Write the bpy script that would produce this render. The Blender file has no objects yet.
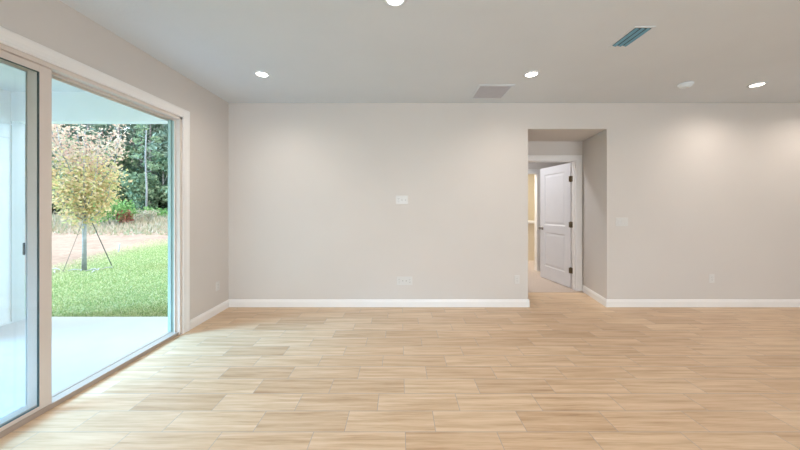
import bpy, bmesh, math, random
import numpy as np
from mathutils import Vector, Matrix
random.seed(7); rng = np.random.default_rng(11)
sc = bpy.context.scene
COL = sc.collection
F = 290.0; CH = 1.34            # focal length in pixels (800 wide), camera height

# ---------------------------------------------------------------- camera
cd = bpy.data.cameras.new('camera'); cam = bpy.data.objects.new('camera', cd); COL.objects.link(cam)
cam.location = (0, 0, CH); cam.rotation_euler = (math.radians(90), 0, 0)
cd.sensor_width = 36; cd.lens = 36*F/800; cd.shift_y = -18/800; cd.clip_end = 500; cd.clip_start = .05
sc.camera = cam
# ---------------------------------------------------------------- world (overcast sky)
w = bpy.data.worlds.new('sky'); sc.world = w; w.use_nodes = True
nt = w.node_tree; nt.nodes.clear()
bg = nt.nodes.new('ShaderNodeBackground'); wo = nt.nodes.new('ShaderNodeOutputWorld')
bg.inputs[0].default_value = (.80, .91, 1.0, 1); bg.inputs[1].default_value = 4.2
nt.links.new(bg.outputs[0], wo.inputs[0])
# ---------------------------------------------------------------- lights and exposure
sl = bpy.data.lights.new('skylight_fill', 'SUN'); sl.energy = 11.5; sl.angle = math.radians(28); sl.color = (.21, .60, 1.0)
so = bpy.data.objects.new('skylight_fill', sl); COL.objects.link(so)
so.rotation_euler = Vector((-.82, -.30, .56)).to_track_quat('Z', 'Y').to_euler()     # soft sun added to push blue skylight in through the patio door
CAN_W = 6.0; CAN_COL = (1.0, .88, .78)
def area(name, loc, rot, size, power, col, shape='DISK', size_y=None):
    l = bpy.data.lights.new(name, 'AREA'); l.shape = shape; l.size = size
    if size_y: l.size_y = size_y
    l.energy = power; l.color = col
    o = bpy.data.objects.new(name, l); o.location = loc; o.rotation_euler = rot; COL.objects.link(o); return o
# unseen fill lamp added behind the camera, by an assumed window
area('rear_fill', (1.6, -4.45, 1.35), (math.radians(90), 0, 0), 4.2, 140, (.84, .93, 1.0), 'RECTANGLE', 1.9)
area('bedroom_fill', (1.7, 5.3, 2.70), (0, 0, 0), .3, 19, (.95, .96, 1.0))  # unseen light added to brighten the bedroom
area('bathroom_lamp', (2.4, 6.9, 2.6), (0, 0, 0), .4, 60, (1.0, .92, .78))
vs = sc.view_settings; vs.view_transform = 'Standard'; vs.look = 'None'; vs.gamma = 1; vs.use_curve_mapping = False
vs.exposure = 0.0
for nm, loc, rot, sx, sy in (('door_portal', (-2.3-.2, 1.9, 1.15), (0, math.radians(-90), 0), 2.25, 2.3), ):
    p = area(nm, loc, rot, sx, 1, (1, 1, 1), 'RECTANGLE', sy); p.data.cycles.is_portal = True
sc.cycles.max_bounces = 10; sc.cycles.diffuse_bounces = 6; sc.cycles.transparent_max_bounces = 16
sc.cycles.sample_clamp_indirect = 6

# ---------------------------------------------------------------- materials
def mat(name, col, rough=.6, metal=0, spec=.5, noise=None, bump=0, bscale=60, emit=None, es=1):
    m = bpy.data.materials.new(name); m.use_nodes = True; n = m.node_tree; b = n.nodes['Principled BSDF']
    b.inputs['Base Color'].default_value = (*col, 1); b.inputs['Roughness'].default_value = rough
    b.inputs['Metallic'].default_value = metal; b.inputs['Specular IOR Level'].default_value = spec
    tc = n.nodes.new('ShaderNodeTexCoord')
    if noise:
        t = n.nodes.new('ShaderNodeTexNoise'); t.inputs['Scale'].default_value = noise[0]; t.inputs['Detail'].default_value = 4
        r = n.nodes.new('ShaderNodeValToRGB'); k = noise[1]
        r.color_ramp.elements[0].position = .35; r.color_ramp.elements[1].position = .65
        r.color_ramp.elements[0].color = (*[c*(1-k) for c in col], 1); r.color_ramp.elements[1].color = (*[min(1, c*(1+k)) for c in col], 1)
        n.links.new(tc.outputs['Object'], t.inputs['Vector']); n.links.new(t.outputs['Fac'], r.inputs[0]); n.links.new(r.outputs[0], b.inputs['Base Color'])
    if bump:
        t = n.nodes.new('ShaderNodeTexNoise'); t.inputs['Scale'].default_value = bscale
        bp = n.nodes.new('ShaderNodeBump'); bp.inputs['Strength'].default_value = bump; bp.inputs['Distance'].default_value = .004
        n.links.new(tc.outputs['Object'], t.inputs['Vector']); n.links.new(t.outputs['Fac'], bp.inputs['Height']); n.links.new(bp.outputs[0], b.inputs['Normal'])
    if emit:
        b.inputs['Emission Color'].default_value = (*emit, 1); b.inputs['Emission Strength'].default_value = es
    return m
M = {}
M['wall'] = mat('wall_paint', (.645, .612, .582), .75, spec=.25, noise=(1.2, .012), bump=.05, bscale=140)
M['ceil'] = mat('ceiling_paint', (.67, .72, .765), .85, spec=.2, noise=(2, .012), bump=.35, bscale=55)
M['trim'] = mat('trim_paint', (.84, .83, .82), .38, noise=(5, .01))
M['vinyl'] = mat('vinyl_shade_almond', (.66, .59, .54), .4, noise=(4, .012))  # room shade on white vinyl put into an almond colour
M['gasket'] = mat('dark_gasket', (.05, .09, .09), .6, noise=(20, .1))
M['leaf'] = mat('door_paint', (.76, .755, .775), .4, noise=(5, .01))
M['plate'] = mat('plate_plastic', (.67, .665, .65), .3, noise=(9, .01))
M['slot'] = mat('slot_dark', (.12, .12, .12), .5, noise=(9, .05))
M['bronze'] = mat('hinge_bronze', (.20, .15, .09), .4, metal=.8, noise=(30, .15))
M['nickel'] = mat('knob_nickel', (.30, .28, .26), .3, metal=.9, noise=(30, .1))
M['sill'] = mat('threshold_darkened_tan', (.40, .33, .28), .5, noise=(6, .02))  # darkened colour offsets the strong light falling on the sill
M['post'] = mat('post_paint', (.60, .61, .60), .7, noise=(3, .015))
M['seal'] = mat('grey_seal', (.55, .56, .56), .6, noise=(10, .03))
M['track'] = mat('jamb_skylit_teal', (.34, .47, .45), .4, noise=(10, .03))  # skylight on the outer jamb, put into a teal colour
M['black'] = mat('black_handle', (.015, .02, .025), .4, noise=(20, .1))
M['carpet'] = mat('bedroom_carpet', (.50, .42, .37), .95, spec=.1, noise=(160, .2), bump=.6, bscale=200)
M['bathwall'] = mat('bath_wall_paint', (.72, .65, .52), .8, noise=(1.5, .02))
M['stucco'] = mat('lanai_white_paint', (.82, .81, .80), .8, spec=.2, noise=(3, .015), bump=.2, bscale=90)
M['soffit'] = mat('lanai_ceiling_paint', (.74, .73, .72), .8, spec=.2, noise=(3, .015))
M['concrete'] = mat('patio_concrete', (.40, .41, .42), .55, noise=(2.5, .03), bump=.2, bscale=120)
M['bark'] = mat('bark', (.30, .27, .24), .9, noise=(8, .35), bump=.6, bscale=30)
M['youngbark'] = mat('young_bark', (.26, .26, .25), .8, noise=(12, .2))
M['pinebark'] = mat('pine_bark', (.26, .22, .21), .9, noise=(5, .3))
M['stake'] = mat('stake_wood', (.07, .07, .06), .8, noise=(20, .2))
M['grey_metal'] = mat('vent_metal', (.15, .36, .50), .45, metal=0, noise=(12, .06))
M['vent_dark'] = mat('vent_shade', (.05, .09, .12), .8, noise=(12, .06))
M['grille'] = mat('grille_metal', (.50, .49, .51), .5, noise=(12, .02))
M['grille_fin'] = mat('grille_fin', (.56, .56, .60), .5, noise=(12, .02))
M['lamp'] = mat('lamp_lens', (1, .95, .88), .4, emit=(1, .93, .84), es=9, noise=(10, .01))
M['detector'] = mat('detector_plastic', (.72, .80, .86), .4, noise=(10, .01))

def glass_mat():
    m = bpy.data.materials.new('pane_glass'); m.use_nodes = True; n = m.node_tree; n.nodes.clear()
    o = n.nodes.new('ShaderNodeOutputMaterial'); mx = n.nodes.new('ShaderNodeMixShader'); tr = n.nodes.new('ShaderNodeBsdfTransparent')
    gl = n.nodes.new('ShaderNodeBsdfGlossy'); fr = n.nodes.new('ShaderNodeFresnel'); fr.inputs[0].default_value = 1.35
    tr.inputs[0].default_value = (.99, .99, .985, 1); gl.inputs['Roughness'].default_value = .02
    n.links.new(fr.outputs[0], mx.inputs[0]); n.links.new(tr.outputs[0], mx.inputs[1]); n.links.new(gl.outputs[0], mx.inputs[2]); n.links.new(mx.outputs[0], o.inputs[0])
    return m
M['glass'] = glass_mat()

class NB:                                  # tiny node builder for math-heavy materials
    def __init__(s, name):
        s.m = bpy.data.materials.new(name); s.m.use_nodes = True; s.t = s.m.node_tree; s.b = s.t.nodes['Principled BSDF']
    def put(s, sock, v):
        if hasattr(v, 'node'): s.t.links.new(v, sock)
        else: sock.default_value = v
    def math(s, op, a, b=0.0, c=None):
        n = s.t.nodes.new('ShaderNodeMath'); n.operation = op; s.put(n.inputs[0], a); s.put(n.inputs[1], b)
        if c is not None: s.put(n.inputs[2], c)
        return n.outputs[0]
    def comb(s, x, y, z=0.0):
        n = s.t.nodes.new('ShaderNodeCombineXYZ'); [s.put(n.inputs[i], v) for i, v in enumerate((x, y, z))]; return n.outputs[0]
    def noise(s, vec, scale, detail=3, rough=.5):
        n = s.t.nodes.new('ShaderNodeTexNoise'); s.put(n.inputs['Vector'], vec); n.inputs['Scale'].default_value = scale
        n.inputs['Detail'].default_value = detail; n.inputs['Roughness'].default_value = rough; return n.outputs['Fac']
    def ramp(s, fac, stops):
        n = s.t.nodes.new('ShaderNodeValToRGB'); s.put(n.inputs[0], fac); e = n.color_ramp.elements
        while len(e) < len(stops): e.new(.5)
        for k, (p, c) in enumerate(stops): e[k].position = p; e[k].color = (*c, 1)
        return n.outputs[0]
    def mix(s, fac, a, b, mode='MIX'):
        n = s.t.nodes.new('ShaderNodeMix'); n.data_type = 'RGBA'; n.blend_type = mode; s.put(n.inputs[0], fac)
        s.put(n.inputs[6], a if hasattr(a, 'node') else (*a, 1)); s.put(n.inputs[7], b if hasattr(b, 'node') else (*b, 1)); return n.outputs[2]
    def xyz(s, kind='Object'):
        tc = s.t.nodes.new('ShaderNodeTexCoord'); sp = s.t.nodes.new('ShaderNodeSeparateXYZ'); s.t.links.new(tc.outputs[kind], sp.inputs[0])
        s.vec = tc.outputs[kind]; return sp.outputs

def tile_floor():
    s = NB('wood_look_tile'); X, Y, Z = s.xyz()
    W, L = .1775, .545
    ry = s.math('DIVIDE', s.math('SUBTRACT', Y, 1.728), W); row = s.math('FLOOR', ry); fy = s.math('SUBTRACT', ry, row)
    xx = s.math('DIVIDE', s.math('SUBTRACT', s.math('SUBTRACT', X, .213), s.math('MULTIPLY', row, L/3)), L)
    colm = s.math('FLOOR', xx); fx = s.math('SUBTRACT', xx, colm)
    ey = s.math('MULTIPLY', s.math('MINIMUM', fy, s.math('SUBTRACT', 1.0, fy)), W)
    ex = s.math('MULTIPLY', s.math('MINIMUM', fx, s.math('SUBTRACT', 1.0, fx)), L)
    e = s.math('MINIMUM', ex, ey)
    mr = s.t.nodes.new('ShaderNodeMapRange'); mr.inputs[1].default_value = .0008; mr.inputs[2].default_value = .0026
    s.t.links.new(e, mr.inputs[0]); body = mr.outputs[0]
    wn = s.t.nodes.new('ShaderNodeTexWhiteNoise'); wn.noise_dimensions = '2D'; s.t.links.new(s.comb(row, colm), wn.inputs['Vector']); rnd = wn.outputs['Value']
    gx = s.math('ADD', X, s.math('MULTIPLY', rnd, 17.0)); gy = s.math('ADD', Y, s.math('MULTIPLY', rnd, 9.0))
    grain = s.noise(s.comb(s.math('MULTIPLY', gx, 1.6), s.math('MULTIPLY', gy, 26.0)), 1.0, 6, .6)
    fine = s.noise(s.comb(s.math('MULTIPLY', gx, 5.0), s.math('MULTIPLY', gy, 120.0)), 1.0, 3, .6)
    g = s.math('ADD', s.math('MULTIPLY', grain, .75), s.math('MULTIPLY', fine, .25))
    wood = s.ramp(g, [(.30, (.44, .27, .15)), (.42, (.57, .39, .24)), (.52, (.66, .475, .31)), (.68, (.76, .58, .415))])
    tint = s.ramp(rnd, [(0, (.86, .83, .80)), (.5, (.97, .97, .97)), (1, (1.0, 1.02, 1.03))])
    wood = s.mix(1.0, wood, tint, 'MULTIPLY')
    c = s.mix(body, (.37, .33, .30), wood)
    s.put(s.b.inputs['Base Color'], c)
    s.put(s.b.inputs['Roughness'], s.math('ADD', .36, s.math('MULTIPLY', grain, .12)))
    s.b.inputs['Specular IOR Level'].default_value = .5
    bp = s.t.nodes.new('ShaderNodeBump'); bp.inputs['Strength'].default_value = .35; bp.inputs['Distance'].default_value = .002
    s.t.links.new(s.math('ADD', body, s.math('MULTIPLY', fine, .15)), bp.inputs['Height']); s.t.links.new(bp.outputs[0], s.b.inputs['Normal'])
    return s.m
M['tile'] = tile_floor()

def ground_mat():   # bare sandy dirt beyond a curved lawn edge
    s = NB('yard_ground'); X, Y, Z = s.xyz()
    # signed distance to the lawn's edge line: from (-7.6, 6.2) to (-11.4, 14.3)
    dx, dy = -3.8, 8.1; ln = math.hypot(dx, dy)
    d = s.math('ADD', s.math('MULTIPLY', s.math('ADD', X, 7.6), dy/ln), s.math('MULTIPLY', s.math('SUBTRACT', Y, 6.2), -dx/ln))
    # lawn where d > 0, plus everything close to the patio
    n1 = s.noise(s.vec, .7, 5); n2 = s.noise(s.vec, 6, 6, .7); n3 = s.noise(s.vec, 35, 3, .6)
    near = s.math('SUBTRACT', 6.1, Y)
    lawnness = s.math('MAXIMUM', s.math('SUBTRACT', d, s.math('MULTIPLY', s.math('MAXIMUM', s.math('SUBTRACT', Y, 9.0), 0.0), .35)), near)
    lawnness = s.math('ADD', lawnness, s.math('MULTIPLY', s.math('SUBTRACT', n2, .5), 1.6))
    mr = s.t.nodes.new('ShaderNodeMapRange'); mr.inputs[1].default_value = -.5; mr.inputs[2].default_value = .7; s.t.links.new(lawnness, mr.inputs[0])
    grass = s.ramp(s.math('ADD', s.math('MULTIPLY', n2, .6), s.math('MULTIPLY', n3, .4)),
                   [(.32, (0.072, 0.114, 0.030)), (.48, (0.154, 0.198, 0.060)), (.62, (0.253, 0.260, 0.110)), (.75, (0.341, 0.302, 0.180))])
    dirt = s.ramp(s.math('ADD', s.math('MULTIPLY', n2, .6), s.math('MULTIPLY', n1, .4)),
                  [(.34, (0.214, 0.130, 0.087)), (.47, (0.294, 0.186, 0.131)), (.6, (0.362, 0.238, 0.168)), (.72, (0.284, 0.216, 0.114))])
    c = s.mix(mr.outputs[0], dirt, grass)
    far = s.t.nodes.new('ShaderNodeMapRange'); far.inputs[1].default_value = 24; far.inputs[2].default_value = 31
    s.t.links.new(s.math('ADD', Y, s.math('MULTIPLY', n1, 4)), far.inputs[0])
    c = s.mix(far.outputs[0], c, s.ramp(n2, [(.4, (0.088, 0.078, 0.040)), (.6, (0.165, 0.140, 0.075))]))
    s.put(s.b.inputs['Base Color'], c); s.b.inputs['Roughness'].default_value = .95; s.b.inputs['Specular IOR Level'].default_value = .1
    bp = s.t.nodes.new('ShaderNodeBump'); bp.inputs['Strength'].default_value = .6; bp.inputs['Distance'].default_value = .04
    s.t.links.new(n3, bp.inputs['Height']); s.t.links.new(bp.outputs[0], s.b.inputs['Normal'])
    return s.m
M['ground'] = ground_mat()

ALB = .52        # leaves and blades reflect little of the light that falls on them
def leaf_mat(name, stops, trans=.25, ALB=ALB):
    s = NB(name); g = s.t.nodes.new('ShaderNodeNewGeometry')
    c = s.ramp(g.outputs['Random Per Island'], [(p, tuple(v*ALB for v in q)) for p, q in stops]); s.put(s.b.inputs['Base Color'], c)
    s.b.inputs['Roughness'].default_value = .7; s.b.inputs['Specular IOR Level'].default_value = .2
    if trans:
        tl = s.t.nodes.new('ShaderNodeBsdfTranslucent'); s.t.links.new(c, tl.inputs[0])
        mx = s.t.nodes.new('ShaderNodeMixShader'); mx.inputs[0].default_value = trans
        out = s.t.nodes['Material Output']; s.t.links.new(s.b.outputs[0], mx.inputs[1]); s.t.links.new(tl.outputs[0], mx.inputs[2]); s.t.links.new(mx.outputs[0], out.inputs[0])
    return s.m
M['autumn'] = leaf_mat('autumn_leaves', [(0, (.50, .52, .22)), (.25, (.72, .66, .30)), (.5, (.88, .68, .34)), (.75, (.88, .58, .32)), (1, (.90, .74, .50))], .35, .72)
M['autumn_top'] = leaf_mat('autumn_blush_leaves', [(0, (.74, .66, .45)), (.4, (.82, .62, .46)), (.75, (.80, .47, .37)), (1, (.86, .74, .56))], .35, .64)
M['pine'] = leaf_mat('pine_foliage', [(0, (.13, .19, .14)), (.4, (.22, .30, .21)), (.75, (.32, .40, .29)), (1, (.46, .53, .40))], .25, .78)
M['oak'] = leaf_mat('broadleaf_foliage', [(0, (.14, .21, .13)), (.4, (.22, .32, .18)), (.8, (.33, .43, .25)), (1, (.48, .54, .34))], .25, .78)
M['bush'] = leaf_mat('bush_leaves', [(0, (.12, .28, .07)), (.5, (.22, .42, .12)), (1, (.38, .52, .20))], .3, .75)
M['redbush'] = leaf_mat('red_bush_leaves', [(0, (.40, .14, .10)), (.5, (.60, .20, .15)), (1, (.50, .38, .24))], .3, .68)
M['brush'] = leaf_mat('dry_brush', [(0, (.46, .46, .26)), (.5, (.76, .60, .42)), (.85, (.84, .66, .50)), (1, (.38, .46, .24))], .3, .56)
M['blade'] = leaf_mat('grass_blades', [(0, (.22, .30, .10)), (.4, (.38, .44, .18)), (.75, (.56, .56, .28)), (1, (.72, .66, .42))], .3, .88)
M['straw'] = mat('pale_straw', (.42, .40, .38), .9, noise=(20, .2))

# ---------------------------------------------------------------- mesh helpers
def link(name, me, m, parent=None, **kw):
    o = bpy.data.objects.new(name, me); COL.objects.link(o)
    if m is not None:
        for mm in (m if isinstance(m, (list, tuple)) else [m]): me.materials.append(mm)
    if parent: o.parent = parent
    for k, v in kw.items(): o[k] = v
    return o
def done(name, bm, m, parent=None, smooth=False, bevel=0, **kw):
    bmesh.ops.recalc_face_normals(bm, faces=bm.faces)
    me = bpy.data.meshes.new(name); bm.to_mesh(me); bm.free()
    if smooth:
        for p in me.polygons: p.use_smooth = True
    o = link(name, me, m, parent, **kw)
    if bevel:
        b = o.modifiers.new('bevel', 'BEVEL'); b.width = bevel; b.segments = 2; b.limit_method = 'ANGLE'
    return o
def box(bm, x0, x1, y0, y1, z0, z1, mi=0):
    v = [bm.verts.new((x, y, z)) for z in (z0, z1) for x, y in ((x0, y0), (x1, y0), (x1, y1), (x0, y1))]
    for f in ((0,3,2,1), (4,5,6,7), (0,1,5,4), (1,2,6,5), (2,3,7,6), (3,0,4,7)):
        bm.faces.new([v[i] for i in f]).material_index = mi
def prism(bm, poly, z0, z1):
    a = [bm.verts.new((x, y, z0)) for x, y in poly]; b = [bm.verts.new((x, y, z1)) for x, y in poly]; n = len(poly)
    bm.faces.new(a[::-1]); bm.faces.new(b)
    for i in range(n): bm.faces.new((a[i], a[(i+1) % n], b[(i+1) % n], b[i]))
def sweep(bm, p0, p1, prof, inward, up=Vector((0, 0, 1))):
    """straight moulding from p0 to p1; prof = (out, up) pairs"""
    p0, p1, inward, up = Vector(p0), Vector(p1), Vector(inward), Vector(up)
    a = [bm.verts.new(p0 + inward*u + up*v) for u, v in prof]; b = [bm.verts.new(p1 + inward*u + up*v) for u, v in prof]; n = len(prof)
    bm.faces.new(a); bm.faces.new(b[::-1])
    for i in range(n): bm.faces.new((a[i], b[i], b[(i+1) % n], a[(i+1) % n]))
def lathe(bm, prof, c, axis='Z', seg=32, mi=0):
    rings = []
    for r, h in prof:
        ring = []
        for k in range(seg):
            t = 2*math.pi*k/seg; u, v = r*math.cos(t), r*math.sin(t)
            p = {'Z': (u, v, h), 'X': (h, u, v), 'Y': (u, h, v)}[axis]
            ring.append(bm.verts.new(Vector(c) + Vector(p)))
        rings.append(ring)
    for a, b in zip(rings, rings[1:]):
        for k in range(seg): bm.faces.new((a[k], a[(k+1) % seg], b[(k+1) % seg], b[k])).material_index = mi
    for ring in (rings[0], rings[-1]):
        bm.faces.new(ring).material_index = mi
def tube(bm, pts, rads, seg=8):
    pts = [Vector(p) for p in pts]; rings = []
    for i, p in enumerate(pts):
        d = (pts[min(i+1, len(pts)-1)] - pts[max(i-1, 0)]).normalized()
        a = d.orthogonal().normalized() if abs(d.z) < .9 else (Vector((1, 0, 0)) - d*d.x).normalized()
        if abs(d.z) < .9: a = d.cross(Vector((0, 0, 1))).normalized()
        b = d.cross(a)
        rings.append([bm.verts.new(p + (a*math.cos(2*math.pi*k/seg) + b*math.sin(2*math.pi*k/seg))*rads[i]) for k in range(seg)])
    for r0, r1 in zip(rings, rings[1:]):
        for k in range(seg): bm.faces.new((r0[k], r0[(k+1) % seg], r1[(k+1) % seg], r1[k]))
    bm.faces.new(rings[0][::-1]); bm.faces.new(rings[-1])
def empty(name, loc, **kw):
    o = bpy.data.objects.new(name, None); o.location = loc; o.empty_display_size = .1; COL.objects.link(o)
    for k, v in kw.items(): o[k] = v
    return o
def struct(name, bm, m, **kw): return done(name, bm, m, kind='structure', **kw)
def B(*boxes):
    bm = bmesh.new()
    for b in boxes: box(bm, *b)
    return bm

# ---------------------------------------------------------------- room shell
XL, YB, H, XR, YR = -2.30, 3.89, 2.735, 7.6, -4.6
D0, D1, DT = .73, 3.065, 2.285              # patio door opening: near jamb, far jamb, top
struct('floor', B((XL-.02, XR, YR, 4.55, -.12, 0)), M['tile'])
struct('ceiling', B((XL-.12, XR, YR, 9.1, H, H+.12)), M['ceil'])
struct('wall_left', B((XL-.12, XL, YR, D0, 0, H), (XL-.12, XL, D1, YB+.1, 0, H), (XL-.12, XL, D0, D1, DT, H)), M['wall'])
AX0, AX1, AX2, AY, AH = 1.717, 2.775, 2.915, 4.63, 2.386
bm = bmesh.new(); prism(bm, [(XL, YB), (AX0, YB), (AX0, AY), (XL, AY)], 0, H)
prism(bm, [(AX1, YB), (XR, YB), (XR, AY), (AX2, AY)], 0, H); prism(bm, [(AX0, YB), (AX1, YB), (AX2, AY), (AX0, AY)], AH, H)
struct('wall_back', bm, M['wall'])
DX0, DX1, DH = 2.01, 2.82, 2.084
struct('wall_alcove', B((AX0-.1, DX0, AY, 4.74, 0, H), (DX1, 3.6, AY, 4.74, 0, H), (DX0, DX1, AY, 4.74, DH, H)), M['wall'])
struct('wall_right', B((XR, XR+.14, YR, AY, 0, H)), M['wall'])
# the wall behind the camera, with a window opening added for the rear fill
struct('wall_rear', B((XL-.12, -.6, YR-.14, YR, 0, H), (3.8, XR+.14, YR-.14, YR, 0, H), (-.6, 3.8, YR-.14, YR, 0, .4), (-.6, 3.8, YR-.14, YR, 2.3, H)), M['wall'])

BP = [(0, 0), (.015, 0), (.015, .070), (.011, .082), (.009, .094), (.004, .102), (0, .102)]
def base(name, segs):
    bm = bmesh.new()
    for p0, p1, n in segs: sweep(bm, p0, p1, BP, n)
    struct(name, bm, M['trim'])
base('baseboard_left', [((XL, D1+.10, 0), (XL, YB, 0), (1, 0, 0)), ((XL, YR, 0), (XL, D0-.10, 0), (1, 0, 0))])
base('baseboard_back', [((XL, YB, 0), (AX0+.015, YB, 0), (0, -1, 0)), ((AX0, YB, 0), (AX0, AY, 0), (1, 0, 0)), ((AX1-.012, YB, 0), (XR, YB, 0), (0, -1, 0))])
nv = Vector((-(AY-YB), AX2-AX1, 0)).normalized()
base('baseboard_alcove', [((AX1, YB, 0), (AX2, AY, 0), nv)])
base('baseboard_right', [((XR, YR, 0), (XR, YB, 0), (-1, 0, 0))])

# moulding profile for casings (distance from opening edge along the wall, thickness)
def casing_prof(wd, th=.018):
    return [(0, 0), (th*.55, 0), (th*.75, wd*.12), (th*.6, wd*.22), (th*.7, wd*.5), (th, wd*.78), (th, wd*.96), (th*.8, wd), (0, wd)]
# ---------------------------------------------------------------- door_1: sliding patio door
d1 = empty('door_1', (XL, (D0+D1)/2, 0), kind='structure')
def kid(name, bm, m, parent, **kw):
    o = done(name, bm, m, parent, **kw); o.matrix_parent_inverse = Matrix.Translation(-parent_world(parent)); return o
def parent_world(p):
    return Vector(p.location) if p.parent is None else Vector((0, 0, 0))
CW = .09
bm = bmesh.new()
sweep(bm, (XL, D1, 0), (XL, D1, DT+CW), casing_prof(CW), (1, 0, 0), (0, 1, 0))
sweep(bm, (XL, D0, 0), (XL, D0, DT+CW), casing_prof(CW), (1, 0, 0), (0, -1, 0))
sweep(bm, (XL, D0-CW*.5, DT), (XL, D1+CW*.5, DT), casing_prof(CW), (1, 0, 0), (0, 0, 1))
kid('casing', bm, M['trim'], d1)
# frame: interior liner, track frame, exterior jamb
xi, xo = XL-.035, XL-.20
TH = .036                     # sill height
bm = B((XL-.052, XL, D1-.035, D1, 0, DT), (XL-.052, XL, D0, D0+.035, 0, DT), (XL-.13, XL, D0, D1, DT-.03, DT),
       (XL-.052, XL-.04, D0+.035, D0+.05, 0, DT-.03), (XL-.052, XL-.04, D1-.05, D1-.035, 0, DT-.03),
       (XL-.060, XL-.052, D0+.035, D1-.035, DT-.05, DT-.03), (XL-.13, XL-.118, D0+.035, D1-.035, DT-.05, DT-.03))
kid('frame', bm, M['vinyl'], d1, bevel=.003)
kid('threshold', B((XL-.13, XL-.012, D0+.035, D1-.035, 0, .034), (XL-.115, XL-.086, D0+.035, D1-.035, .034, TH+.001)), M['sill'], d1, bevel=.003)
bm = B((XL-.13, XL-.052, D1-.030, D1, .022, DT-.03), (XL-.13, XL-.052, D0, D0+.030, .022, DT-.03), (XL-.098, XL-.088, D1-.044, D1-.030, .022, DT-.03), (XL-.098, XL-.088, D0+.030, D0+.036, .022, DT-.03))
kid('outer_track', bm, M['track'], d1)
def panel(name, x0, x1, y0, y1, z0, z1, st, rail_b, rail_t):
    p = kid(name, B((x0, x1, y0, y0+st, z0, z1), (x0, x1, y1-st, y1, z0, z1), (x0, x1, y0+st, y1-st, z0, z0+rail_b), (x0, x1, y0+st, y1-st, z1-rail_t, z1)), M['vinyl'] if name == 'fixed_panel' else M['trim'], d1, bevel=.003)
    a, b, c, d = y0+st, y1-st, z0+rail_b, z1-rail_t; g = .0045 if name == 'fixed_panel' else .003; gm = M['gasket'] if name == 'fixed_panel' else M['seal']; xm = x1-.006
    q = kid('gasket', B((x0+.0015, x1-.003, a, a+g, c, d), (x0+.0015, x1-.003, b-g, b, c, d), (x0+.0015, x1-.003, a+g, b-g, c, c+g), (x0+.0015, x1-.003, a+g, b-g, d-g, d)), gm, p)
    q = kid('glass', B((xm-.003, xm+.003, a+g, b-g, c+g, d-g)), M['glass'], p)
    return p
Y0 = 1.865
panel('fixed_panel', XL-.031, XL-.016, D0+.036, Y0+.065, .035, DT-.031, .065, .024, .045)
sp = panel('sliding_panel', XL-.103, XL-.091, D0+.038, Y0+.052, .0372, DT-.031, .055, .03, .045)
bm = B((XL-.129, XL-.112, 1.864, 1.900, 1.03, 1.11), (XL-.112, XL-.103, 1.866, 1.898, 1.03, 1.045), (XL-.112, XL-.103, 1.866, 1.898, 1.095, 1.11))
kid('handle', bm, M['black'], sp, bevel=.004)

# ---------------------------------------------------------------- door_2: bedroom door, standing open
d2 = empty('door_2', (DX1, 4.74, 0), kind='structure')
CB = .08; bm = bmesh.new()
sweep(bm, (DX1, AY, 0), (DX1, AY, DH+CB), casing_prof(CB, .016), (0, -1, 0), (1, 0, 0))
sweep(bm, (DX0, AY, 0), (DX0, AY, DH+CB), casing_prof(CB, .016), (0, -1, 0), (-1, 0, 0))
sweep(bm, (DX0-CB*.4, AY, DH), (DX1+CB*.4, AY, DH), casing_prof(CB, .016), (0, -1, 0), (0, 0, 1))
kid('casing', bm, M['trim'], d2)
kid('jamb', B((DX1-.012, DX1+.004, AY-.004, 4.745, 0, DH), (DX0-.004, DX0+.012, AY-.004, 4.745, 0, DH), (DX0, DX1, AY-.004, 4.745, DH-.012, DH+.004),
    (DX1-.024, DX1-.012, AY+.03, AY+.065, 0, DH-.012)), M['trim'], d2)
# leaf, built along local +x from the hinge, thickness along local y
LW, LT, LH = .79, .035, 2.055
ang = math.atan2(5.55-4.765, 2.685-2.797)
bm = bmesh.new()
px0, px1 = .12, LW-.12
pans = [(.13+.10, .86), (1.00, LH-.13)]
xs = [0, px0, px1, LW]; zs = [0, pans[0][0], pans[0][1], pans[1][0], pans[1][1], LH]
def leaf_side(y, sgn):
    def ring(x0, x1, z0, z1, d): return [bm.verts.new((x0, y-sgn*d, z0)), bm.verts.new((x1, y-sgn*d, z0)), bm.verts.new((x1, y-sgn*d, z1)), bm.verts.new((x0, y-sgn*d, z1))]
    for i in range(3):
        for j in range(5):
            x0, x1, z0, z1 = xs[i], xs[i+1], zs[j], zs[j+1]
            if i == 1 and j in (1, 3):
                rs = [ring(x0+o_, x1-o_, z0+o_, z1-o_, d) for o_, d in ((0, 0), (.012, .010), (.028, .010), (.055, .003))]
                for a, b in zip(rs, rs[1:]):
                    for k in range(4): bm.faces.new((a[k], a[(k+1) % 4], b[(k+1) % 4], b[k]))
                bm.faces.new(rs[-1])
            else: bm.faces.new(ring(x0, x1, z0, z1, 0))
leaf_side(0, 1); leaf_side(-LT, -1)
for q in (((0, 0), (0, LH)), ((LW, 0), (LW, LH))):
    x = q[0][0]; bm.faces.new([bm.verts.new(p) for p in ((x, 0, 0), (x, -LT, 0), (x, -LT, LH), (x, 0, LH))])
for z in (0, LH): bm.faces.new([bm.verts.new(p) for p in ((0, 0, z), (LW, 0, z), (LW, -LT, z), (0, -LT, z))])
bmesh.ops.remove_doubles(bm, verts=bm.verts, dist=1e-5)
leaf = done('door_leaf', bm, M['leaf'], d2)
leaf.location = Vector((2.797, 4.765, .012)) - Vector(d2.location); leaf.rotation_euler = (0, 0, ang)
bm = bmesh.new()
lathe(bm, [(.033, 0), (.033, .006), (.014, .010), (.012, .035), (.022, .042), (.029, .052), (.027, .064), (.012, .070)], (LW-.06, 0, .93), 'Y', 24)
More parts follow.
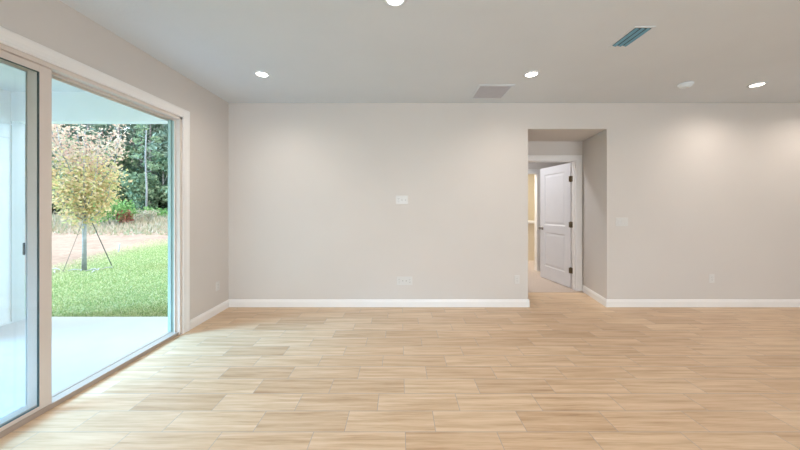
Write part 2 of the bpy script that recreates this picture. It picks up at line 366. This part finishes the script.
lathe(bm, [(.033, -LT), (.033, -LT-.006), (.014, -LT-.010), (.012, -LT-.035), (.022, -LT-.042), (.029, -LT-.052), (.027, -LT-.064), (.012, -LT-.070)], (LW-.06, 0, .93), 'Y', 24)
kn = done('knob', bm, M['nickel'], leaf, smooth=True)
for z in (.30, 1.05, 1.80):
    bm = bmesh.new(); lathe(bm, [(.008, -.052), (.010, -.048), (.010, .048), (.008, .052)], (2.801, 4.757, z), 'Z', 12)
    box(bm, 2.804, 2.8085, 4.70, 4.757, z-.045, z+.045)
    box(bm, 2.772, 2.800, 4.757, 4.763, z-.045, z+.045)
    kid('hinge', bm, M['bronze'], d2)

# ---------------------------------------------------------------- rooms beyond the bedroom door
struct('floor_bedroom', B((.5, 4.6, 4.55, 9.0, -.12, .004)), M['carpet'])
struct('wall_bedroom_left', B((.4, .5, 4.74, 9.0, 0, H)), M['wall'])
struct('wall_bedroom_right', B((3.6, 3.7, 4.74, 6.07, 0, H)), M['wall'])
struct('wall_bedroom_far', B((.5, 2.05, 6.07, 6.17, 0, H), (2.88, 4.6, 6.07, 6.17, 0, H), (2.05, 2.88, 6.07, 6.17, 2.05, H)), M['wall'])
struct('wall_bathroom', B((.5, 4.6, 8.2, 8.3, 0, H), (4.5, 4.6, 6.17, 8.2, 0, H)), M['bathwall'])
d3 = empty('door_3', (2.46, 6.07, 0), kind='structure')
bm = bmesh.new()
sweep(bm, (2.88, 6.07, 0), (2.88, 6.07, 2.05+.075), casing_prof(.075, .016), (0, -1, 0), (1, 0, 0))
sweep(bm, (2.05, 6.07, 0), (2.05, 6.07, 2.05+.075), casing_prof(.075, .016), (0, -1, 0), (-1, 0, 0))
sweep(bm, (2.02, 6.07, 2.05), (2.91, 6.07, 2.05), casing_prof(.075, .016), (0, -1, 0), (0, 0, 1))
kid('casing', bm, M['trim'], d3)
kid('jamb', B((2.864, 2.884, 6.066, 6.174, 0, 2.05), (2.046, 2.066, 6.066, 6.174, 0, 2.05), (2.05, 2.88, 6.066, 6.174, 2.034, 2.054)), M['trim'], d3)
struct('wall_half_height', B((1.2, 4.5, 7.22, 7.36, 0, .93)), M['bathwall'])
struct('trim_1', B((1.2, 4.5, 7.18, 7.40, .93, .99)), M['trim'], bevel=.006)
bm = bmesh.new(); sweep(bm, (2.9, 6.07, 0), (3.6, 6.07, 0), BP, (0, -1, 0)); struct('baseboard_bedroom', bm, M['trim'])

# ---------------------------------------------------------------- covered patio outside the sliding door
PX, PY, PZ = -4.59, 3.62, -.03
struct('floor_patio', B((PX-.16, XL-.12, -3.2, PY, PZ-.12, PZ)), M['concrete'])
struct('ceiling_patio', B((PX-.16, XL-.12, -3.2, PY, 2.70, 2.80)), M['soffit'])
struct('wall_patio_end', B((PX-.16, PX, 2.75, 3.42, PZ, 2.70), (PX-.16, PX, -3.2, 2.75, 2.37, 2.70), (PX-.16, PX, -.4, -.24, PZ, 2.37)), M['stucco'])  # unseen stretch left open to let skylight reach the door
struct('trim_2', B((PX, PX+.008, 2.75, 3.42, 2.145, 2.155), (PX, PX+.010, 2.75, 3.42, 2.305, 2.32), (PX, PX+.012, 2.75, 3.42, PZ, PZ+.02)), M['soffit'])
struct('wall_patio_beam', B((PX-.16, XL-.12, 3.42, 3.54, 2.353, 2.70)), M['stucco'])
# square post carrying the beam, at the end of the patio wall
struct('wall_patio_post', B((PX-.16, PX+.012, 3.42, 3.54, PZ, 2.353)), M['post'])
struct('wall_exterior', B((XL-.128, XL-.12, D1, YB+.1, PZ, 2.9), (XL-.128, XL-.12, -3.2, D0, PZ, 2.9), (XL-.128, XL-.12, D0, D1, DT, 2.7), (XL-.128, XL-.12, YB-.1, 9.1, PZ, 3.1)), M['stucco'])
# ---------------------------------------------------------------- yard
GZ = -.06
me = bpy.data.meshes.new('ground'); me.from_pydata([(-120, -30, GZ), (XL-.125, -30, GZ), (XL-.125, 110, GZ), (-120, 110, GZ)], [], [(0, 1, 2, 3)])
link('ground', me, M['ground'], kind='structure')
# ---------------------------------------------------------------- foliage builders
def cards(centers, size, jitter=.4, flat=0.0, tri=False, aspect=.6):
    """small randomly turned leaf blades as one mesh"""
    n = len(centers); c = np.asarray(centers, float)
    a = rng.normal(size=(n, 3)); a[:, 2] *= (1-flat); a /= np.linalg.norm(a, axis=1)[:, None]
    t = rng.normal(size=(n, 3)); b = np.cross(a, t); b /= np.linalg.norm(b, axis=1)[:, None]
    s = size*(1 + jitter*(rng.random(n)*2-1))[:, None]
    a *= s; b *= s*aspect
    v = np.stack([c-a, c+b*.9, c+a, c-b*.9], 1).reshape(-1, 3)
    f = np.arange(4*n).reshape(-1, 4)
    me = bpy.data.meshes.new('leaves'); me.from_pydata(v.tolist(), [], f.tolist()); return me
def blob(c, r, n, shell=.35):
    d = rng.normal(size=(n, 3)); d /= np.linalg.norm(d, axis=1)[:, None]
    k = (shell + (1-shell)*rng.random(n))[:, None]**.5
    return np.asarray(c) + d*k*np.asarray(r)
def blades(pts, h, wd, lean=.5):
    n = len(pts); p = np.asarray(pts, float); th = rng.random(n)*2*np.pi
    d = np.stack([np.cos(th), np.sin(th), np.zeros(n)], 1); hh = h*(.5+rng.random(n))[:, None]
    la = rng.normal(size=(n, 3))*lean; la[:, 2] = 1; la /= np.linalg.norm(la, axis=1)[:, None]
    v = np.stack([p-d*wd, p+d*wd, p+la*hh], 1).reshape(-1, 3)
    me = bpy.data.meshes.new('blades'); me.from_pydata(v.tolist(), [], np.arange(3*n).reshape(-1, 3).tolist()); return me
# short grass near the patio
n = 52000
yy = 3.61 + rng.random(n)**1.7*9; xx = -yy*(.70 + rng.random(n)*.62)
keep = (xx < -2.55) & (((xx+7.6)*8.1/8.95 + (yy-6.2)*3.8/8.95 > rng.random(n)*.8-.4) | (yy < 5.9))
pts = np.stack([xx[keep], yy[keep], np.full(keep.sum(), GZ)], 1)
o = link('lawn_grass', blades(pts, .030, .0065, .8), M['blade'], kind='stuff', label='short green lawn grass growing past the patio edge', category='grass')
# dry brush at the foot of the woods
n = 20000
yy = 14 + 17*rng.random(n)**.6; xx = -yy*(.62 + rng.random(n)*.9); den = rng.random(n)
pts = np.stack([xx, yy, np.full(n, GZ)], 1)
link('dry_brush', blades(pts, (.62*np.clip((pts[:, 1]-13)/9, .15, 1))[:, None], .07, .4), M['brush'], kind='stuff', label='tan tall grass and brush along the foot of the woods', category='brush')

# ---------------------------------------------------------------- young autumn tree
TX, TY = -6.97, 6.4
t = empty('young_tree', (TX, TY, GZ), label='slim young tree with pale yellow and pink autumn leaves, staked in the lawn edge', category='tree')
bm = bmesh.new(); tube(bm, [(0, 0, 0), (.005, 0, .6), (-.005, .01, 1.15), (.01, 0, 1.8), (0, 0, 2.6), (.02, 0, 3.1)], [.042, .036, .033, .026, .016, .006], 10)
tips = []
for k in range(26):
    z0 = 1.0 + 1.35*k/26; a = k*2.4 + random.random()*.6; ln = (.95 - .22*abs(z0-1.55))*(.75+random.random()*.45); up = .75+random.random()*.65
    p0 = Vector((0, 0, z0)); d = Vector((math.cos(a), math.sin(a), 0))
    p1 = p0 + d*ln*.40 + Vector((0, 0, ln*up*.35)); p2 = p0 + d*ln*.66 + Vector((0, 0, ln*up*.80)); p3 = p0 + d*ln*.74 + Vector((0, 0, ln*up*1.15))
    tube(bm, [p0, p1, p2, p3], [.013, .009, .006, .003], 5); tips.append((p0, p1, p2, p3))
done('trunk', bm, M['youngbark'], t, smooth=True)
lo, hi = [], []
for p0, p1, p2, p3 in tips + [(Vector((0, 0, 2.2)), Vector((0, 0, 2.5)), Vector((0, .02, 2.8)), Vector((.03, 0, 3.1)))]:
    for a, b in ((p0, p1), (p1, p2), (p2, p3)):
        for q in range(70):
            f = random.random(); p = a.lerp(b, f)
            if p.xy.length < .1 and p.z < 1.15: continue
            p = p + Vector((random.gauss(0, .095), random.gauss(0, .095), random.gauss(-.02, .10)))
            (hi if p.z + random.gauss(0, .18) > 2.35 else lo).append(p)
for q in range(1000):
    p = blob((0, 0, 1.65), (.50, .50, .68), 1, .2)[0]; lo.append(Vector(p))
link('leaves', cards([tuple(p) for p in lo], .036, .35, 0, aspect=.62), M['autumn'], t)
link('leaves', cards([tuple(p) for p in hi], .034, .35, 0, aspect=.62), M['autumn_top'], t, label='pinkish leaves at the top of the crown')
# stakes and guy lines
def px(u, v, h=CH-GZ):                          # ground point seen at pixel (u, v)
    Z = F*h/(v-207); return Vector(((u-400)*Z/F, Z, GZ))
def stick(name, p0, p1, r, m, label, cat, group=None):
    bm = bmesh.new(); tube(bm, [p0, p1], [r, r*.85], 8); o = done(name, bm, m, smooth=False); o['label'] = label; o['category'] = cat
    if group: o['group'] = group
g = px(112, 266); stick('tree_stake', g, Vector((TX+.12, TY+.05, 1.0)), .009, M['stake'], 'thin dark guy line leaning to the right of the young tree', 'tree stake', 'guy lines of the young tree')
g = px(63, 272); stick('tree_stake', g, Vector((TX-.07, TY+.03, 1.0)), .004, M['stake'], 'thin guy line leaning to the left of the young tree', 'tree stake', 'guy lines of the young tree')
g = px(118.5, 252); stick('marker_stake', g, g+Vector((.05, 0, .27)), .018, M['straw'], 'small white marker stake standing in the bare dirt', 'stake')
bm = bmesh.new()
for k in range(9):
    a = random.random()*6.28; r = .45*random.random()**.5; x, y = TX-.1+r*math.cos(a)*1.6, TY+.02+r*math.sin(a)*.6
    b = random.random()*3.14; l_ = .12
    tube(bm, [(x-l_*math.cos(b), y-l_*math.sin(b), GZ+.006), (x, y, GZ+.03), (x+l_*math.cos(b), y+l_*math.sin(b), GZ+.006)], [.006, .012, .006], 5)
o = done('straw_mulch', bm, M['straw']); o['kind'] = 'stuff'; o['label'] = 'pale straw mulch scattered at the foot of the young tree'; o['category'] = 'mulch'

# ---------------------------------------------------------------- woods
def copytree(src, loc, rz, s):
    c = src.copy(); COL.objects.link(c); c.location = loc; c.rotation_euler = (0, 0, rz); c.scale = (s[0], s[0], s[1])
    for ch in src.children: q = ch.copy(); COL.objects.link(q); q.parent = c
    return c
def pine(seed, ht, crown0, spread, dens):
    random.seed(seed)
    t = empty('pine_tree', (0, 0, GZ), label='tall pine with a bare grey-brown trunk in the woods behind the yard', category='tree', group='tall pines in the woods')
    bm = bmesh.new(); bend = random.uniform(-.25, .25); tube(bm, [(0, 0, 0), (bend*.4, 0, ht*.3), (bend, .1, ht*.65), (bend*.8, 0, ht)], [.15, .125, .09, .03], 8)
    C = []
    k = 0; z = crown0
    while z < ht:
        f = (z-crown0)/(ht-crown0); r = spread*(1-.5*f)*(.55+random.random()*.6); a = random.random()*6.28
        e = Vector((bend*.7+r*math.cos(a), r*math.sin(a), z+r*.25)); tube(bm, [(bend*.7, 0, z), e], [.035, .012], 5)
        for q in range(3):
            f2 = .45+.3*q; c = Vector((bend*.7, 0, z)).lerp(e, f2); C.append(blob(tuple(c), (.55, .55, .32), dens, .1))
        z += .42
    done('trunk', bm, M['pinebark'], t, smooth=True)
    link('foliage', cards(np.concatenate(C), .21, .5, .2, aspect=.45), M['pine'], t); return t
def broad(seed, ht, rad, name, label, group, m, sz, n, cat='tree'):
    random.seed(seed)
    t = empty(name, (0, 0, GZ), label=label, category=cat, group=group)
    bm = bmesh.new(); tube(bm, [(0, 0, 0), (.05, 0, ht*.35), (0, .05, ht*.75)], [.05+ht*.012, .035+ht*.008, .02], 7); C = []
    for k in range(11):
        a = random.random()*6.28; zz = ht*(.22+.62*random.random()); r = rad*random.uniform(.3, .8)*(1.15-zz/ht*.6)
        e = (r*math.cos(a), r*math.sin(a), zz); tube(bm, [(0, 0, zz*.6), e], [.035, .01], 5); C.append(blob(e, (rad*.45, rad*.45, ht*.14), n//11, .3))
    C.append(blob((0, 0, ht*.85), (rad*.4, rad*.4, ht*.14), n//9, .3))
    done('trunk', bm, M['bark'], t, smooth=True); link('foliage', cards(np.concatenate(C), sz, .5, 0), m, t); return t
pines = [pine(1, 15, 5.0, 2.0, 26), pine(2, 17, 6.5, 1.8, 26), pine(3, 13, 3.2, 2.1, 26), pine(4, 19, 8.5, 2.2, 24)]
oaks = [broad(10, 7.5, 2.6, 'broadleaf_tree', 'mid green bushy broadleaf tree filling the woods below the pines', 'broadleaf trees in the woods', M['oak'], .20, 2600),
        broad(11, 5.0, 2.2, 'broadleaf_tree', 'mid green bushy broadleaf tree filling the woods below the pines', 'broadleaf trees in the woods', M['oak'], .18, 2000)]
used = set(); random.seed(21)
def place(protos, key, n, y0, y1, k0, k1, smin, smax):
    for i in range(n):
        y = y0 + (y1-y0)*((i*.618) % 1); f = k0 + (k1-k0)*(i+.5+random.uniform(-.4, .4))/n; x = -y*f
        pr = protos[random.randrange(len(protos))]; s = (random.uniform(smin, smax), random.uniform(smin, smax)); rz = random.random()*6.28
        if pr.name in used: copytree(pr, (x, y, GZ), rz, s)
        else: used.add(pr.name); pr.location = (x, y, GZ); pr.rotation_euler = (0, 0, rz); pr.scale = (s[0], s[0], s[1])
place(pines, 'p', 74, 31, 52, .60, 1.62, .85, 1.2)
place(oaks, 'o', 50, 29, 50, .60, 1.62, .8, 1.3)
place(oaks, 'o', 40, 54, 66, .60, 1.62, 1.7, 2.3)
# a pale bare trunk standing clear of the others, and the shrubs at the wood's edge
Z = 27.0; x = (146-400)/F*Z
t = empty('snag_tree', (x, Z, GZ), label='slender pale trunk standing clear at the front edge of the woods', category='tree')
bm = bmesh.new(); tube(bm, [(0, 0, 0), (.08, 0, 3), (-.05, 0, 6), (.05, 0, 9)], [.085, .075, .065, .04], 8)
for k in range(9): a = k*2.2; tube(bm, [(0, 0, 4.6+k*.45), (math.cos(a)*.9, math.sin(a)*.9, 5.0+k*.45)], [.03, .01], 5)
done('trunk', bm, M['youngbark'], t, smooth=True)
link('foliage', cards(np.concatenate([blob((math.cos(k*2.2)*.8, math.sin(k*2.2)*.8, 5.1+k*.45), (.5, .5, .3), 60, .2) for k in range(9)]), .12, .5), M['oak'], t)
def shrub(u, Z, r, h, m, nm, label, n=900):
    t = empty(nm, ((u-400)/F*Z, Z, GZ), label=label, category='shrub'); bm = bmesh.new(); C = []
    for k in range(8):
        a = k*.8; e = (r*.6*math.cos(a), r*.6*math.sin(a), h*(.45+.3*random.random())); tube(bm, [(0, 0, 0), e], [.02, .008], 5); C.append(blob(e, (r*.5, r*.5, h*.35), n//8, .2))
    done('stems', bm, M['bark'], t); link('foliage', cards(np.concatenate(C), .075, .4), m, t)
shrub(113, 19.5, 1.2, 2.1, M['bush'], 'green_shrub', 'bright green rounded shrub behind the young tree at the edge of the woods', 1800)
shrub(125, 19.6, .42, 1.2, M['redbush'], 'red_shrub', 'small red leaved shrub just right of the green shrub', 600)
shrub(140, 22.5, 1.2, 1.2, M['brush'], 'yellow_shrub', 'low yellowish shrub at the foot of the slender pale trunk', 900)
shrub(156, 25.0, 1.1, 1.5, M['bush'], 'green_shrub', 'small green shrub beside the patio door jamb, farthest right at the woods edge', 900)

# ---------------------------------------------------------------- ceiling fittings
def zc(v): return F*(H-CH)/(207-v)
def cpos(u, v): Z = zc(v); return Vector(((u-400)*Z/F, Z, H))
def can(p, label, watts=CAN_W):
    t = empty('recessed_light', p, label=label, category='ceiling light', group='recessed lights in the ceiling')
    bm = bmesh.new(); lathe(bm, [(.083, .0), (.082, -.004), (.074, -.008), (.060, -.009), (.056, -.004), (.054, .0)], (0, 0, 0), 'Z', 40)
    for f in [f for f in bm.faces if len(f.verts) > 4]: bm.faces.remove(f)
    done('trim_ring', bm, M['ceil'], t, smooth=True)
    bm = bmesh.new(); lathe(bm, [(.0545, -.001), (.0535, -.006), (.03, -.010), (.004, -.0115)], (0, 0, 0), 'Z', 32)
    done('lens', bm, M['lamp'], t, smooth=True)
    l = bpy.data.lights.new('can_light', 'SPOT'); l.energy = watts*6; l.color = CAN_COL; l.spot_size = math.radians(165); l.spot_blend = 1; l.shadow_soft_size = .05
    o = bpy.data.objects.new('can_light', l); COL.objects.link(o); o.location = (0, 0, -.03); o.parent = t
L2 = cpos(531.5, 74)
can(cpos(262, 74), 'round recessed ceiling light at the left, near the patio door wall')
can(L2, 'round recessed ceiling light just right of the square return grille')
can(cpos(395, -1.5), 'round recessed ceiling light cut by the top edge of the picture, nearest the viewer')
can(cpos(757, 84.5), 'round recessed ceiling light at the far right, past the smoke detector')
for x, y in ((-1.45, .2), (1.4, .2), (4.2, .9), (5.35, 3.30), (6.6, .9), (-.1, -1.6), (3.0, -2.2), (5.8, -2.2)):  # unseen cans added to fill the room; one matches a wall scallop
    can(Vector((x, y, H)), 'unseen round recessed ceiling light outside the picture, behind or beside the viewer')

# supply register
x0, x1, y0, y1 = 1.825, 1.96, 2.25, 2.505
t = empty('supply_register', ((x0+x1)/2, (y0+y1)/2, H), label='narrow blue-grey ceiling supply register with open louvres', category='ceiling vent')
hx, hy = (x1-x0)/2, (y1-y0)/2
fr = .014
done('frame', B((-hx-fr, -hx, -hy-fr, hy+fr, -.006, 0), (hx, hx+fr, -hy-fr, hy+fr, -.006, 0), (-hx, hx, -hy-fr, -hy, -.006, 0), (-hx, hx, hy, hy+fr, -.006, 0)), M['ceil'], t)
done('duct_shade', B((-hx, hx, -hy, hy, -.0015, 0)), M['vent_dark'], t)  # flat dark sheet; shade inside the duct put into its colour
for k in range(3):
    c = -hx + (k+.5)*2*hx/3 + .003; bm = bmesh.new()
    a = [(c-.013, -.003), (c+.009, -.012), (c+.010, -.011), (c-.012, -.002)]
    p0 = [bm.verts.new((x, -hy+.004, z)) for x, z in a]; p1 = [bm.verts.new((x, hy, z)) for x, z in a]
    for i in range(4): bm.faces.new((p0[i], p0[(i+1) % 4], p1[(i+1) % 4], p1[i]))
    bm.faces.new(p0); bm.faces.new(p1[::-1]); done('louvre', bm, M['grey_metal'], t)
# return grille
x0, x1, y0, y1 = .925, 1.285, 3.333, 3.695
t = empty('return_grille', ((x0+x1)/2, (y0+y1)/2, H), label='square grey return air grille in the ceiling near the back wall', category='ceiling vent')
hx, hy = (x1-x0)/2, (y1-y0)/2; fr = .028
done('frame', B((-hx-fr, -hx, -hy-fr, hy+fr, -.008, 0), (hx, hx+fr, -hy-fr, hy+fr, -.008, 0), (-hx, hx, -hy-fr, -hy, -.008, 0), (-hx, hx, hy, hy+fr, -.008, 0)), M['ceil'], t, bevel=.002)
done('backing', B((-hx, hx, -hy, hy, -.001, 0)), M['grille'], t)
bm = bmesh.new()
for k in range(24):
    c = -hy + (k+.5)*2*hy/24; box(bm, -hx, hx, c-.003, c+.003, -.007, -.001)
done('fins', bm, M['grille_fin'], t)
# smoke detector
t = empty('smoke_detector', cpos(685.5, 84), label='round white smoke detector on the ceiling left of the far right light', category='smoke detector')
bm = bmesh.new(); lathe(bm, [(.070, 0), (.070, -.012), (.066, -.016), (.058, -.018), (.056, -.030), (.046, -.038), (.02, -.040)], (0, 0, 0), 'Z', 36); done('housing', bm, M['detector'], t, smooth=True)
bm = bmesh.new(); lathe(bm, [(.012, -.038), (.012, -.043), (.008, -.044)], (.02, 0, 0), 'Z', 16); done('test_button', bm, M['plate'], t)

# ---------------------------------------------------------------- wall plates
def plate(name, u, v, gangs, kinds, label, cat, wall='back'):
    if wall == 'back': loc = Vector(((u-400)*YB/F, YB, CH+(207-v)*YB/F)); rz = 0
    else: Z = F*2.30/(400-u); loc = Vector((XL, Z, CH+(207-v)*Z/F)); rz = math.radians(90)
    t = empty(name, loc, label=label, category=cat); t.rotation_euler = (0, 0, rz)
    w_ = .070+.046*(gangs-1); hh = .114
    bm = bmesh.new(); box(bm, -w_/2, w_/2, -.006, 0, -hh/2, hh/2); done('cover_plate', bm, M['plate'], t, bevel=.003)
    for g, kd in enumerate(kinds):
        cx = (g-(gangs-1)/2)*.046
        if kd == 'switch':
            bm = bmesh.new(); box(bm, cx-.0165, cx+.0165, -.010, -.006, -.033, .033)
            bm.verts.ensure_lookup_table(); done('rocker', bm, M['plate'], t, bevel=.0015)
        elif kd == 'outlet':
            bm = B((cx-.0165, cx+.0165, -.0085, -.006, -.033, .033)); r = done('receptacle', bm, M['plate'], t, bevel=.001)
            bm = bmesh.new()
            for zz in (-.017, .017):
                box(bm, cx-.008, cx-.0055, -.0088, -.0084, zz-.002, zz+.007); box(bm, cx+.0055, cx+.008, -.0088, -.0084, zz-.002, zz+.007)
                lathe(bm, [(.0022, -.0088), (.0022, -.0084)], (cx, 0, zz-.009), 'Y', 10)
            done('slots', bm, M['slot'], r)
        elif kd == 'jack':
            bm = bmesh.new(); lathe(bm, [(.006, -.006), (.006, -.012), (.0045, -.014), (.002, -.014)], (cx, 0, 0), 'Y', 14); done('coax_jack', bm, M['nickel'], t)
    return t
plate('media_plate', 402, 200, 3, ('outlet', 'jack', 'jack'), 'white three-gang media plate at mid height, alone in the centre of the back wall', 'wall plate')
plate('outlet_plate', 404.5, 280.7, 4, ('outlet', 'jack', 'jack', 'outlet'), 'wide white outlet plate low on the back wall, directly below the media plate', 'outlet')
plate('outlet_plate', 517, 279.5, 1, ('outlet',), 'single white outlet plate low on the back wall just left of the alcove', 'outlet')
plate('outlet_plate', 711.5, 278.5, 1, ('outlet',), 'single white outlet plate low on the wall right of the alcove', 'outlet')
plate('switch_plate', 621.7, 222, 3, ('switch',)*3, 'white three-rocker light switch plate right of the alcove', 'light switch')
plate('outlet_plate', 217.5, 286, 1, ('outlet',), 'single white outlet plate low on the left wall beside the patio door', 'outlet', 'left')
